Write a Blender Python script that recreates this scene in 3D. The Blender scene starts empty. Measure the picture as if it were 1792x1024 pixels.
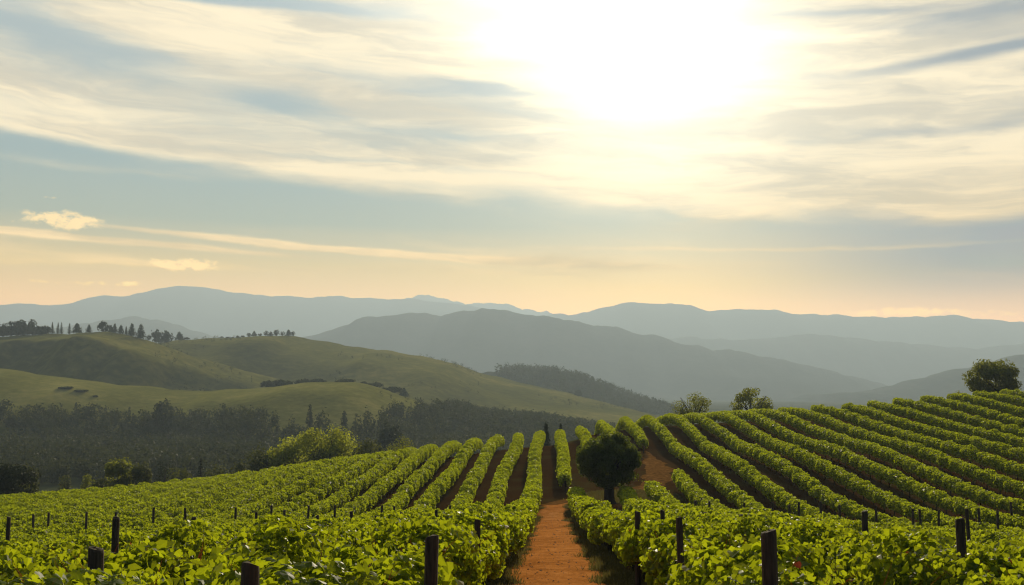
import bpy, math
import numpy as np

C = bpy.context.scene.collection
rng = np.random.default_rng(7)
R = math.radians

# ------------------------------------------------------------------ camera
# the eye is the origin; +Y runs along the dirt path, z is metres above the eye
F = 1792 * 35 / 36
YAW, PITCH = math.atan(69 / F), math.atan(173 / F)
cam_d = bpy.data.cameras.new("camera"); cam = bpy.data.objects.new("camera", cam_d); C.objects.link(cam)
cam.rotation_euler = (math.pi / 2 + PITCH, 0, YAW)
cam_d.lens = 35; cam_d.sensor_width = 36; cam_d.clip_start = 0.05; cam_d.clip_end = 40000
scene = bpy.context.scene
scene.camera = cam
scene.cycles.use_denoising = True
scene.cycles.denoising_prefilter = 'ACCURATE'
scene.cycles.filter_width = 1.2
scene.cycles.use_adaptive_sampling = False
scene.cycles.max_bounces = 8
scene.cycles.diffuse_bounces = 3
scene.cycles.glossy_bounces = 2
scene.cycles.transmission_bounces = 4
scene.cycles.volume_bounces = 0
scene.cycles.sample_clamp_indirect = 4
scene.view_settings.view_transform = 'Standard'
scene.view_settings.look = 'None'
scene.view_settings.exposure = 0.12
scene.view_settings.gamma = 1.0

def ray(px, py):
    """direction through a photograph pixel, scaled to one metre of depth along +Y"""
    x, z = (px - 896) / F, (512 - py) / F
    y2, z2 = math.cos(PITCH) - z * math.sin(PITCH), math.sin(PITCH) + z * math.cos(PITCH)
    X, Y = x * math.cos(YAW) - y2 * math.sin(YAW), x * math.sin(YAW) + y2 * math.cos(YAW)
    return X / Y, z2 / Y

def proj(X, Y, Z):
    X, Y, Z = np.asarray(X, float), np.asarray(Y, float), np.asarray(Z, float)
    x = X * math.cos(YAW) + Y * math.sin(YAW); y = -X * math.sin(YAW) + Y * math.cos(YAW)
    yc = y * math.cos(PITCH) + Z * math.sin(PITCH); zc = -y * math.sin(PITCH) + Z * math.cos(PITCH)
    return 896 + F * x / yc, 512 - F * zc / yc

# ------------------------------------------------------------------ node helper
class NT:
    def __init__(s, tree): s.t = tree; s.n = tree.nodes; s.l = tree.links
    def new(s, typ, **kw):
        n = s.n.new(typ)
        for k, v in kw.items(): setattr(n, k, v)
        return n
    def put(s, sock, v):
        if isinstance(v, (int, float)): sock.default_value = v
        elif isinstance(v, (tuple, list)): sock.default_value = tuple(v) + ((1,) if len(v) == 3 and sock.type == 'RGBA' else ())
        elif v is not None: s.l.new(v, sock)
    def m(s, op, a, b=None, c=None, clamp=False):
        n = s.new('ShaderNodeMath', operation=op, use_clamp=clamp)
        for i, v in enumerate((a, b, c)):
            if v is not None: s.put(n.inputs[i], v)
        return n.outputs[0]
    def vec(s, x, y, z):
        n = s.new('ShaderNodeCombineXYZ')
        for i, v in enumerate((x, y, z)): s.put(n.inputs[i], v)
        return n.outputs[0]
    def noise(s, vec, scale=1, detail=4, rough=.5, dist=0):
        n = s.new('ShaderNodeTexNoise'); s.put(n.inputs['Vector'], vec)
        for k, v in (('Scale', scale), ('Detail', detail), ('Roughness', rough), ('Distortion', dist)): s.put(n.inputs[k], v)
        return n.outputs[0]
    def smooth(s, v, a, b, lo=0, hi=1):
        n = s.new('ShaderNodeMapRange', interpolation_type='SMOOTHSTEP')
        for i, x in enumerate((v, a, b, lo, hi)): s.put(n.inputs[i], x)
        return n.outputs[0]
    def mix(s, f, a, b, typ='MIX'):
        n = s.new('ShaderNodeMix', data_type='RGBA', blend_type=typ)
        s.put(n.inputs[0], f); s.put(n.inputs[6], a); s.put(n.inputs[7], b)
        return n.outputs[2]
    def ramp(s, f, stops):
        n = s.new('ShaderNodeValToRGB'); r = n.color_ramp
        while len(r.elements) < len(stops): r.elements.new(1)
        for e, (p, c) in zip(r.elements, stops): e.position = p; e.color = tuple(c) + (1,)
        s.put(n.inputs[0], f); return n.outputs[0]

# ------------------------------------------------------------------ sky and sun
sdx, sdz = ray(1140, 70)
SUN_AZ, SUN_EL = math.atan(sdx), math.atan(sdz / math.hypot(1, sdx))

HAZE_DENSITY, HAZE_TOP, HAZE_GLOW = .00026, 680.0, (.51, .545, .505)

def make_world():
    w = bpy.data.worlds.new("World"); scene.world = w; w.use_nodes = True
    t = NT(w.node_tree); t.n.clear()
    out = t.new('ShaderNodeOutputWorld')
    sky = t.new('ShaderNodeTexSky', sky_type='NISHITA', sun_disc=False)
    sky.sun_elevation = SUN_EL; sky.sun_rotation = SUN_AZ
    sky.air_density = 1.0; sky.dust_density = 1.0; sky.ozone_density = 1.0
    D = t.new('ShaderNodeTexCoord').outputs['Generated']
    sp = t.new('ShaderNodeSeparateXYZ'); t.put(sp.inputs[0], D)
    x, y, z = sp.outputs
    az = t.m('ARCTAN2', x, y); el = t.m('ARCSINE', z)
    # drifting wisps: bend the angles before every cloud feature
    ae = t.vec(t.m('MULTIPLY', az, 2.2), t.m('MULTIPLY', el, 9), 0)
    w1 = t.m('SUBTRACT', t.noise(ae, 1.6, 3, .5), .5)
    w2 = t.m('SUBTRACT', t.noise(t.vec(t.m('MULTIPLY', az, 5), t.m('MULTIPLY', el, 22), 3.3), 1.7, 4, .55), .5)
    elw = t.m('ADD', el, t.m('ADD', t.m('MULTIPLY', w1, .024), t.m('MULTIPLY', w2, .012)))
    el2 = t.m('ADD', el, t.m('MULTIPLY', w2, .005))
    azw = t.m('ADD', az, t.m('MULTIPLY', w2, .10))
    def blob(px, py, sx, sy, amp, slope=0.0, calm=False):
        """soft streak centred on a point of the sky; sizes and slope in photograph pixels"""
        dx, dz = ray(px, py); a0 = math.atan(dx); e0 = math.atan(dz / math.hypot(1, dx))
        da = t.m('SUBTRACT', azw, a0)
        de = t.m('SUBTRACT', t.m('SUBTRACT', el2 if calm else elw, e0), t.m('MULTIPLY', da, -slope))
        q = t.m('ADD', t.m('POWER', t.m('DIVIDE', da, sx / F), 2), t.m('POWER', t.m('DIVIDE', de, sy / F), 2))
        return t.m('MULTIPLY', t.m('EXPONENT', t.m('MULTIPLY', q, -1)), amp)
    def add(*a):
        r = a[0]
        for v in a[1:]: r = t.m('ADD', r, v)
        return r
    # streaky noise: long across, thin in height, tilted a little
    er = t.m('ADD', elw, t.m('MULTIPLY', azw, .06))
    st1 = t.noise(t.vec(t.m('MULTIPLY', azw, 2.6), t.m('MULTIPLY', er, 17), 1.0), 1.5, 4, .5, .2)
    st2 = t.noise(t.vec(t.m('MULTIPLY', azw, 7), t.m('MULTIPLY', t.m('SUBTRACT', elw, t.m('MULTIPLY', azw, -.10)), 40), 7.0), 1.6, 4, .55, .4)
    streak = t.m('ADD', t.m('MULTIPLY', st1, .72), t.m('MULTIPLY', st2, .28))
    # main deck: everything above a line falling gently to the right
    deck_edge = t.m('SUBTRACT', .222, t.m('MULTIPLY', t.m('ADD', az, .5), .075))
    deck = t.smooth(t.m('SUBTRACT', elw, deck_edge), -.012, .02)
    bias = add(t.m('MULTIPLY', deck, .50),
               blob(1500, 300, 420, 60, .32, .05), blob(1330, 365, 150, 26, .30, -.25), blob(1780, 300, 160, 50, .25, -.3),
               blob(150, 285, 330, 14, .30, .02), blob(620, 300, 250, 9, .28, .05), blob(900, 300, 420, 14, .22, .03),
               blob(40, 405, 430, 6, .9, .045, True), blob(520, 431, 430, 6, .8, .062, True), blob(900, 456, 330, 5, .5, .05, True), blob(1330, 438, 420, 5, .3, .02), blob(120, 445, 330, 16, .26, .07), blob(950, 450, 300, 8, .18, .06),
               blob(550, 472, 600, 9, .20, 0),
               blob(495, 180, 110, 18, -.52, .06), blob(830, 160, 170, 16, -.46, .06), blob(780, 232, 120, 13, -.30, .05), blob(900, 195, 110, 12, -.22, .1),
               blob(60, 40, 200, 45, -.42, .25), blob(440, 4, 220, 12, -.58, 0), blob(650, 15, 140, 16, -.22, .0), blob(1720, 88, 130, 10, -.55, -.05),
               blob(1500, 18, 180, 9, -.34, .08), blob(1700, 30, 160, 14, -.36, .0), blob(1600, 225, 220, 13, -.30, .03), blob(1560, 120, 160, 10, -.2, .03), blob(1420, 250, 130, 8, -.22, .0),
               blob(60, 250, 330, 20, -.30, .05), blob(700, 290, 300, 7, -.25, .06))
    cov = t.smooth(t.m('ADD', t.m('MULTIPLY', t.m('SUBTRACT', streak, .5), 1.15), bias), .02, .62)
    # cumulus puffs near the horizon
    pn = t.noise(t.vec(t.m('MULTIPLY', az, 46), t.m('MULTIPLY', el, 70), 2.0), 1.5, 5, .6)
    puff = add(*(blob(*b, 0, True) for b in ((100, 385, 80, 19, 1.0), (330, 463, 70, 13, .95), (230, 496, 46, 6, .75), (110, 492, 60, 5, .5), (1560, 545, 90, 9, .85), (1250, 537, 60, 6, .6), (1710, 550, 110, 7, .6), (975, 484, 40, 3, .6), (100, 346, 26, 3, .5))))
    puff = t.smooth(t.m('MULTIPLY', puff, t.m('MULTIPLY', t.m('SUBTRACT', pn, .22), 3.0)), .32, .80)
    # angle from the sun
    sv = (math.sin(SUN_AZ) * math.cos(SUN_EL), math.cos(SUN_AZ) * math.cos(SUN_EL), math.sin(SUN_EL))
    dot = t.new('ShaderNodeVectorMath', operation='DOT_PRODUCT'); t.put(dot.inputs[0], D); dot.inputs[1].default_value = sv
    ang = t.m('ARCCOSINE', t.m('MINIMUM', dot.outputs['Value'], .99999))
    def fall(s): return t.m('EXPONENT', t.m('MULTIPLY', t.m('POWER', t.m('DIVIDE', ang, s), 2), -1))
    # cloud colour: cream where thick and lit, greyer in thin grey folds, warmer toward the horizon
    fold = t.noise(t.vec(t.m('MULTIPLY', azw, 3.5), t.m('MULTIPLY', er, 26), 11.0), 1.5, 5, .6, .4)
    hz = t.smooth(el, .06, .26)
    lit = t.mix(hz, (.95, .71, .41), (.98, .85, .61))
    grey = t.mix(hz, (.76, .61, .38), (.69, .63, .50))
    ccol = t.mix(t.smooth(fold, .34, .64), grey, lit)
    # clear air between the clouds: part physical sky, part the evening tint of the haze layer
    clear = t.ramp(t.m('DIVIDE', el, .5), [(0, (.94, .69, .37)), (.17, (.92, .68, .37)), (.25, (.72, .60, .38)), (.33, (.46, .50, .42)), (.44, (.40, .48, .46)), (.6, (.46, .52, .50)), (1, (.48, .56, .58))])
    clear = t.mix(t.m('MULTIPLY', t.smooth(az, .10, .42), t.m('MULTIPLY', t.smooth(el, .05, .13), .95)), clear, (.35, .39, .40))
    phys = t.new('ShaderNodeVectorMath', operation='SCALE'); t.put(phys.inputs[0], sky.outputs[0]); phys.inputs['Scale'].default_value = .07
    base = t.mix(.88, phys.outputs[0], clear)
    full = t.mix(t.m('MULTIPLY', cov, .92), base, ccol)
    full = t.mix(t.m('MULTIPLY', puff, .85), full, (1.05, .82, .48))
    # sunlight scattered through the cloud deck round the sun
    veil = t.m('ADD', .55, t.m('MULTIPLY', t.m('ADD', streak, fold), .55))
    gl = t.m('ADD', t.m('ADD', t.m('MULTIPLY', fall(.115), .48), add(blob(970, 25, 330, 85, .45, .10), blob(1130, 105, 160, 50, .4, .15))), t.m('MULTIPLY', t.m('MULTIPLY', t.m('EXPONENT', t.m('DIVIDE', ang, -.105)), t.m('ADD', .08, t.m('MULTIPLY', cov, .92))), .42))
    gcol = t.new('ShaderNodeVectorMath', operation='SCALE'); gcol.inputs[0].default_value = (1, .90, .66); t.put(gcol.inputs['Scale'], t.m('MULTIPLY', gl, veil))
    def vm(op, a, b):
        n = t.new('ShaderNodeVectorMath', operation=op); t.put(n.inputs[0], a); t.put(n.inputs[1], b); return n.outputs[0]
    full = vm('ADD', full, gcol.outputs[0])
    # the sky shines through the haze layer, so above it the sky is that much brighter
    T = t.m('EXPONENT', t.m('DIVIDE', -HAZE_DENSITY * HAZE_TOP, t.m('MAXIMUM', z, .05)))
    T1 = t.m('SUBTRACT', 1, T)
    near = fall(.45)
    air = vm('ADD', HAZE_GLOW, vm('MULTIPLY', t.vec(near, near, near), (.26, .21, .13)))
    full = vm('SUBTRACT', full, vm('MULTIPLY', t.vec(T1, T1, T1), air))
    full = vm('MAXIMUM', vm('DIVIDE', full, t.vec(T, T, T)), (.02, .02, .02))
    # unseen sky away from the sun and overhead, dimmed to cut fill light
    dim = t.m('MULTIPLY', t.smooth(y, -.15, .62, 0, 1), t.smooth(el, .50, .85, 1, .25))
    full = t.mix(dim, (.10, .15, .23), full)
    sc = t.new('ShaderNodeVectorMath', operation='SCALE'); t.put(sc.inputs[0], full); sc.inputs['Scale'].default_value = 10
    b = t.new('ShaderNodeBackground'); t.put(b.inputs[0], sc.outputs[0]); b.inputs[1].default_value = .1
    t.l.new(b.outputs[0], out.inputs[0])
make_world()

sun_d = bpy.data.lights.new("sun", 'SUN'); sun = bpy.data.objects.new("sun", sun_d); C.objects.link(sun)
sun_d.energy = 5.0; sun_d.angle = R(0.8); sun_d.color = (1.0, .86, .62)
sun.rotation_euler = (math.pi / 2 - SUN_EL, 0, math.pi - SUN_AZ)
sun.location = (0, 0, 50)

# ------------------------------------------------------------------ object helpers
def tag(o, label=None, cat=None, group=None, kind=None):
    for k, v in (('label', label), ('category', cat), ('group', group), ('kind', kind)):
        if v: o[k] = v
    return o

def mesh(name, V, faces, mat, smooth=False, tint=None, attrs=None):
    """faces: list of (M,k) index arrays"""
    me = bpy.data.meshes.new(name)
    V = np.asarray(V, np.float32)
    faces = [np.asarray(f, np.int32) for f in faces if len(f)]
    me.vertices.add(len(V)); me.vertices.foreach_set('co', V.ravel())
    nl = sum(f.size for f in faces); npoly = sum(len(f) for f in faces)
    me.loops.add(nl); me.polygons.add(npoly)
    me.loops.foreach_set('vertex_index', np.concatenate([f.ravel() for f in faces]))
    tot = np.concatenate([np.full(len(f), f.shape[1], np.int32) for f in faces])
    me.polygons.foreach_set('loop_start', np.concatenate(([0], np.cumsum(tot)[:-1])).astype(np.int32))
    me.polygons.foreach_set('loop_total', tot)
    me.polygons.foreach_set('use_smooth', np.full(npoly, smooth, bool))
    ats = dict(attrs or {})
    if tint is not None: ats['tint'] = tint
    for k, v in ats.items():
        a = me.attributes.new(k, 'FLOAT', 'POINT'); a.data.foreach_set('value', np.asarray(v, np.float32))
    me.update(); me.validate()
    if mat: me.materials.append(mat)
    return me

def obj(name, me, parent=None, loc=(0, 0, 0)):
    o = bpy.data.objects.new(name, me); C.objects.link(o); o.location = loc
    if parent: o.parent = parent
    return o

def empty(name, loc=(0, 0, 0), rz=0):
    o = bpy.data.objects.new(name, None); C.objects.link(o); o.location = loc; o.rotation_euler = (0, 0, rz); o.empty_display_size = .3
    return o

def smoothstep(x, a, b):
    t = np.clip((np.asarray(x, float) - a) / (b - a), 0, 1); return t * t * (3 - 2 * t)

class Waves:
    """cheap smooth noise in 1 to 3 dimensions, about -1..1"""
    def __init__(s, dim, octaves=4, base=1.0, seed=0, n=6):
        r = np.random.default_rng(seed); s.k, s.p, s.a = [], [], []
        for o in range(octaves):
            d = r.normal(size=(n, dim)); d /= np.linalg.norm(d, axis=1)[:, None]
            s.k.append(d * base * 2 ** o * r.uniform(.7, 1.4, (n, 1))); s.p.append(r.uniform(0, 6.28, n)); s.a.append(np.full(n, .55 ** o / math.sqrt(n)))
        s.k, s.p, s.a = np.concatenate(s.k), np.concatenate(s.p), np.concatenate(s.a)
    def __call__(s, *xs):
        P = np.stack(np.broadcast_arrays(*xs), -1).astype(float)
        return sum(a * np.sin(P @ k + p) for k, p, a in zip(s.k, s.p, s.a))

# ------------------------------------------------------------------ terrain
VALLEY = -22.0
CTRL = []
for y_, z_ in ((-30, -.9), (-12, -1.8), (0, -2.28), (5, -2.47), (10, -2.71), (15, -3.02), (22, -3.72), (30, -4.45), (45, -5.75), (57, -6.55), (62, -6.7), (68, -6.6), (78, -6.1), (90, -5.45), (98, -5.25), (106, -5.8)): CTRL.append((0, y_, z_))
CTRL += [(-7, 16, -3.5), (-9, 30, -5.15), (-5, 50, -7.15), (-12, 50, -7.3), (-25, 50, -7.65), (-20, 25, -5.1), (-15, 35, -6.1), (-30, 35, -6.7), (-40, 60, -8.6),
         (-5, 60, -7.3), (-5, 75, -6.7), (-7.6, 95, -5.9), (-14, 92, -6.8), (-19, 90, -7.3), (-26, 88, -8.4), (-35.3, 87, -9.4), (-46.5, 86, -10.2), (-14, 70, -7.3), (-28, 70, -8.5), (-58, 86, -11.0), (-58, 45, -8.5),
         (-20, 108, -9.2), (-46, 108, -11.3), (-35, 125, -13), (-60, 125, -14), (-10, 118, -9),
         (4.8, 11.6, -2.95), (8, 3, -2.55), (-8, 3, -2.7), (-8, 9, -3.0), (6.3, 20, -3.85), (14, 28, -5.2), (9.5, 50, -7.0), (19.4, 50, -7.2), (25, 50, -6.85), (22, 35, -6.1), (35, 45, -6.3), (5, 57, -6.75), (5.5, 68, -6.65),
         (10.5, 61, -7.0), (10.5, 69, -6.5), (10.5, 90, -5.95), (10.5, 125, -5.2), (10.5, 155, -5.5), (3, 98, -5.1), (5.6, 118, -4.9), (13.7, 140, -5.2), (16.6, 132, -4.6), (21, 125, -4.0), (26, 120, -3.5), (35.3, 115, -2.6), (47, 112, -1.6), (56, 112, -1.1), (70, 112, -.6),
         (20, 80, -5.6), (35, 74, -5.3), (45, 95, -3.4), (30, 95, -4.4), (60, 80, -3.8), (60, 60, -5.2), (45, 60, -6.0),
         (4, 130, -7.5), (12, 178, -8.0), (25, 150, -5.2), (40, 145, -4.2), (56, 145, -3.2), (75, 140, -2.5), (30, 180, -9), (60, 180, -8)]
CTRL = np.array(CTRL, float)
def _tps(P, Q):
    r2 = ((P[:, None, :] - Q[None, :, :]) ** 2).sum(-1)
    return .5 * r2 * np.log(r2 + 1e-9)
_n = len(CTRL)
_S = 10.0
_P = CTRL[:, :2] / _S
_A = np.zeros((_n + 3, _n + 3)); _A[:_n, :_n] = _tps(_P, _P) + np.eye(_n) * .03
_A[:_n, _n] = 1; _A[:_n, _n + 1:] = _P; _A[_n, :_n] = 1; _A[_n + 1:, :_n] = _P.T
_W = np.linalg.solve(_A, np.concatenate([CTRL[:, 2], [0, 0, 0]]))
_bump = Waves(2, 3, .5, 5)
def ground_z(X, Y):
    X, Y = np.broadcast_arrays(np.asarray(X, float), np.asarray(Y, float))
    sh = X.shape; x, y = X.ravel(), Y.ravel()
    xc, yc = np.clip(x, -64, 82), np.clip(y, -30, 182)
    P = np.stack([xc, yc], 1) / _S
    z = np.empty(len(x))
    for i in range(0, len(x), 40000):
        p = P[i:i + 40000]; z[i:i + 40000] = _tps(p, _P) @ _W[:_n] + _W[_n] + p @ _W[_n + 1:]
    d = np.maximum.reduce([(-64 - x) / 60, (x - 82) / 60, (y - 112 - 42 * smoothstep(x, 2, 18)) / 75, (-30 - y) / 60, np.zeros(len(x))])
    w = smoothstep(d, 0, 1)
    z = z * (1 - w) + (VALLEY + 1.2 * np.sin(x / 90) * np.cos(y / 120)) * w
    z += .02 * _bump(x, y) * (1 - w)
    return z.reshape(sh)

def hill_fn(pts, Y0, wf, wb, rough=0, seed=0, extra=None, power=1.0, base=VALLEY - 3, prof=None):
    """height field of one hill from the line of its ridge; front and back slopes wf / wb metres long"""
    q = np.array([(ray(px, py)[0] * Y0, ray(px, py)[1] * Y0) for px, py in pts])
    xs = np.linspace(q[0, 0], q[-1, 0], 400); zs = np.interp(xs, q[:, 0], q[:, 1])
    k = np.hanning(21); k /= k.sum(); zs = np.convolve(np.pad(zs, 10, 'edge'), k, 'valid')
    nz = Waves(2, 4, 2 * math.pi / (wf * .9), seed); nx = Waves(1, 4, 2 * math.pi / ((xs[-1] - xs[0]) * .08 + 1), seed + 1)
    if prof is not None:
        PX = np.linspace(-40, wf + 60, 300); kk = np.hanning(25); kk /= kk.sum()
        PY = np.convolve(np.pad(np.interp(PX, *zip(*prof)), 12, 'edge'), kk, 'valid')
        PY = np.where(PX < wf, PY, 0)
    def f(X, Y):
        X, Y = np.broadcast_arrays(np.asarray(X, float), np.asarray(Y, float))
        zr = np.interp(X, xs, zs) + rough * .10 * nx(X)
        yr = Y0 + wf * .05 * nx(X * .15 + 40)
        t = np.where(Y < yr, (yr - Y) / wf, (Y - yr) / wb)
        s = np.cos(np.clip(t, 0, 1) * math.pi / 2) ** (2 * power)
        if prof is not None: s = np.where(Y < yr, np.interp(t * wf, PX, PY), s)
        e = smoothstep(X, q[0, 0] - .6 * wf, q[0, 0]) * (1 - smoothstep(X, q[-1, 0], q[-1, 0] + .6 * wf))
        z = base + (zr - base) * s * e + rough * .5 * nz(X, Y) * s * e * np.clip(t * 1.2, 0, 1)
        if extra: z = z + extra(X, Y, t) * s
        return z
    return f, (q[0, 0] - wf * .7, q[-1, 0] + wf * .7, Y0 - wf * 1.2, Y0 + wb * 1.2)

# ------------------------------------------------------------------ materials
def material(name):
    m = bpy.data.materials.new(name); m.use_nodes = True
    t = NT(m.node_tree); t.n.clear(); out = t.new('ShaderNodeOutputMaterial')
    return m, t, out

def leaf_mat(name, lo, hi, trans, tr_mix=.5, rough=.42, spec=.5, red=None):
    m, t, out = material(name)
    at = t.new('ShaderNodeAttribute', attribute_name='tint').outputs['Fac']
    col = t.mix(at, lo, hi)
    trc = t.mix(at, tuple(c * .7 for c in trans), trans)
    if red:
        f = t.m('GREATER_THAN', at, .985); col = t.mix(f, col, red); trc = t.mix(f, trc, red)
    p = t.new('ShaderNodeBsdfPrincipled'); t.put(p.inputs['Base Color'], col); p.inputs['Roughness'].default_value = rough
    p.inputs['Specular IOR Level'].default_value = spec
    tr = t.new('ShaderNodeBsdfTranslucent'); t.put(tr.inputs[0], trc)
    mx = t.new('ShaderNodeMixShader'); mx.inputs[0].default_value = tr_mix
    t.l.new(p.outputs[0], mx.inputs[1]); t.l.new(tr.outputs[0], mx.inputs[2]); t.l.new(mx.outputs[0], out.inputs[0])
    return m

def plain_mat(name, stops, scale, detail=5, rough=.9, vec_scale=(1, 1, 1), bump=0.0, spec=.2):
    m, t, out = material(name)
    tc = t.new('ShaderNodeTexCoord').outputs['Object']
    mp = t.new('ShaderNodeMapping'); t.put(mp.inputs[0], tc); mp.inputs['Scale'].default_value = vec_scale
    n = t.noise(mp.outputs[0], scale, detail, .6)
    p = t.new('ShaderNodeBsdfPrincipled'); t.put(p.inputs['Base Color'], t.ramp(n, stops)); p.inputs['Roughness'].default_value = rough
    p.inputs['Specular IOR Level'].default_value = spec
    if bump:
        b = t.new('ShaderNodeBump'); b.inputs['Strength'].default_value = bump; t.put(b.inputs['Height'], n); t.l.new(b.outputs[0], p.inputs['Normal'])
    t.l.new(p.outputs[0], out.inputs[0])
    return m

M = {}
M['vine'] = leaf_mat('vine_leaf', (.030, .062, .005), (.10, .145, .010), (.56, .64, .012), .55, .45, .10, (.20, .04, .015))
M['vine_far'] = leaf_mat('vine_leaf_distant', (.030, .060, .005), (.10, .14, .010), (.58, .66, .012), .54, .5, .06)
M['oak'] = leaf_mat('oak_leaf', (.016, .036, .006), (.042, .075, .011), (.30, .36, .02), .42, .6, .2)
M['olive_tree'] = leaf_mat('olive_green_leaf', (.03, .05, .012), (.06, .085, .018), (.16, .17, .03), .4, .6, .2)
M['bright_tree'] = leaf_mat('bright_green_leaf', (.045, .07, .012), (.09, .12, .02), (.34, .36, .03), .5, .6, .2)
M['lime_tree'] = leaf_mat('lime_green_leaf', (.06, .09, .012), (.12, .16, .02), (.55, .58, .04), .55, .6, .1)  # lime green leaves of the bright clump
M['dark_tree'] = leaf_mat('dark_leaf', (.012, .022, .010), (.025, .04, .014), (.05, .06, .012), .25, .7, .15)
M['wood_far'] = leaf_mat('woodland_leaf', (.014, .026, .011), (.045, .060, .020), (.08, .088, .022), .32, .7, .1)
M['grass'] = leaf_mat('grass_blade', (.05, .055, .013), (.12, .10, .026), (.20, .17, .04), .38, .6, .2)
M['bark'] = plain_mat('bark', [(.3, (.02, .014, .009)), (.7, (.06, .042, .026))], 9, vec_scale=(3, 3, .6), bump=.4)
M['post'] = plain_mat('weathered_post_wood', [(.3, (.035, .024, .014)), (.6, (.09, .062, .036)), (.8, (.17, .125, .075))], 14, vec_scale=(4, 4, .35), bump=.5)
M['wire'] = plain_mat('galvanised_wire', [(.3, (.10, .09, .08)), (.7, (.2, .19, .17))], 5, rough=.5)

def ground_mat():
    m, t, out = material('vineyard_ground')
    tc = t.new('ShaderNodeTexCoord').outputs['Object']
    soil = t.new('ShaderNodeAttribute', attribute_name='soil').outputs['Fac']
    gr = t.new('ShaderNodeAttribute', attribute_name='grass').outputs['Fac']
    n1 = t.noise(tc, .35, 6, .6); n2 = t.noise(tc, 7, 6, .7); n3 = t.noise(tc, .02, 5, .6)
    dirt = t.ramp(t.m('ADD', t.m('MULTIPLY', n1, .5), t.m('MULTIPLY', n2, .5)), [(.3, (.035, .018, .005)), (.55, (.068, .034, .010)), (.75, (.12, .06, .018))])
    weeds = t.smooth(t.m('ADD', t.m('MULTIPLY', n1, .6), t.m('MULTIPLY', n2, .4)), .50, .62)
    dirt = t.mix(t.m('MULTIPLY', weeds, .6), dirt, (.05, .056, .014))
    green = t.ramp(t.m('ADD', t.m('MULTIPLY', n2, .5), t.m('MULTIPLY', n3, .5)), [(.3, (.022, .034, .007)), (.7, (.06, .072, .016))])
    field = t.ramp(n3, [(.3, (.035, .045, .018)), (.55, (.075, .08, .03)), (.75, (.12, .115, .05))])
    col = t.mix(soil, field, dirt)
    col = t.mix(gr, col, green)
    p = t.new('ShaderNodeBsdfPrincipled'); t.put(p.inputs['Base Color'], col); p.inputs['Roughness'].default_value = .95; p.inputs['Specular IOR Level'].default_value = 0
    b = t.new('ShaderNodeBump'); b.inputs['Strength'].default_value = .6; b.inputs['Distance'].default_value = .08; t.put(b.inputs['Height'], n2); t.l.new(b.outputs[0], p.inputs['Normal'])
    t.l.new(p.outputs[0], out.inputs[0])
    return m

def path_mat():
    m, t, out = material('orange_path_earth')
    tc = t.new('ShaderNodeTexCoord').outputs['Object']
    n1 = t.noise(tc, 1.6, 8, .7); n2 = t.noise(tc, 14, 6, .75); n3 = t.noise(tc, .25, 3, .5)
    f = t.m('ADD', t.m('ADD', t.m('MULTIPLY', n1, .42), t.m('MULTIPLY', n2, .40)), t.m('MULTIPLY', n3, .18))
    f = t.m('ADD', t.m('MULTIPLY', t.m('SUBTRACT', f, .5), 1.5), .52)
    col = t.ramp(f, [(.28, (.17, .058, .012)), (.42, (.36, .132, .028)), (.54, (.53, .198, .044)), (.66, (.65, .275, .075)), (.8, (.76, .44, .17))])
    ed = t.new('ShaderNodeAttribute', attribute_name='edge').outputs['Fac']
    ed = t.smooth(t.m('ADD', ed, t.m('ADD', t.m('MULTIPLY', t.m('SUBTRACT', n1, .5), 1.1), t.m('MULTIPLY', t.m('SUBTRACT', n2, .5), .9))), .60, 1.02)
    col = t.mix(ed, col, t.mix(n2, (.06, .045, .012), (.16, .085, .025)))
    p = t.new('ShaderNodeBsdfPrincipled'); t.put(p.inputs['Base Color'], col); p.inputs['Roughness'].default_value = .95; p.inputs['Specular IOR Level'].default_value = 0
    b = t.new('ShaderNodeBump'); b.inputs['Strength'].default_value = .7; b.inputs['Distance'].default_value = .05; t.put(b.inputs['Height'], f); t.l.new(b.outputs[0], p.inputs['Normal'])
    t.l.new(p.outputs[0], out.inputs[0])
    return m

def hill_mat(name, stops, scale, sheen=0.0):
    m, t, out = material(name)
    tc = t.new('ShaderNodeTexCoord').outputs['Object']
    n1 = t.noise(tc, scale, 7, .62); n2 = t.noise(tc, scale * 14, 4, .6)
    col = t.ramp(t.m('ADD', t.m('MULTIPLY', n1, .65), t.m('MULTIPLY', n2, .35)), stops)
    p = t.new('ShaderNodeBsdfPrincipled'); t.put(p.inputs['Base Color'], col); p.inputs['Roughness'].default_value = .95; p.inputs['Specular IOR Level'].default_value = 0
    p.inputs['Sheen Weight'].default_value = sheen; p.inputs['Sheen Roughness'].default_value = .35; p.inputs['Sheen Tint'].default_value = (.62, .62, .16, 1)
    b = t.new('ShaderNodeBump'); b.inputs['Strength'].default_value = .5; b.inputs['Distance'].default_value = .6; t.put(b.inputs['Height'], n2); t.l.new(b.outputs[0], p.inputs['Normal'])
    t.l.new(p.outputs[0], out.inputs[0])
    return m
OLIVE = [(.36, (.020, .025, .007)), (.5, (.068, .068, .015)), (.64, (.17, .145, .036))]
M['hill'] = hill_mat('hill_grass', OLIVE, .012, .13)
M['meadow'] = hill_mat('meadow_grass', [(.34, (.046, .052, .013)), (.5, (.115, .112, .027)), (.66, (.22, .19, .058))], .02, .14)
M['mountain'] = hill_mat('mountain_scrub', [(.35, (.028, .034, .018)), (.5, (.05, .056, .03)), (.65, (.085, .08, .05))], .004)

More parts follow.
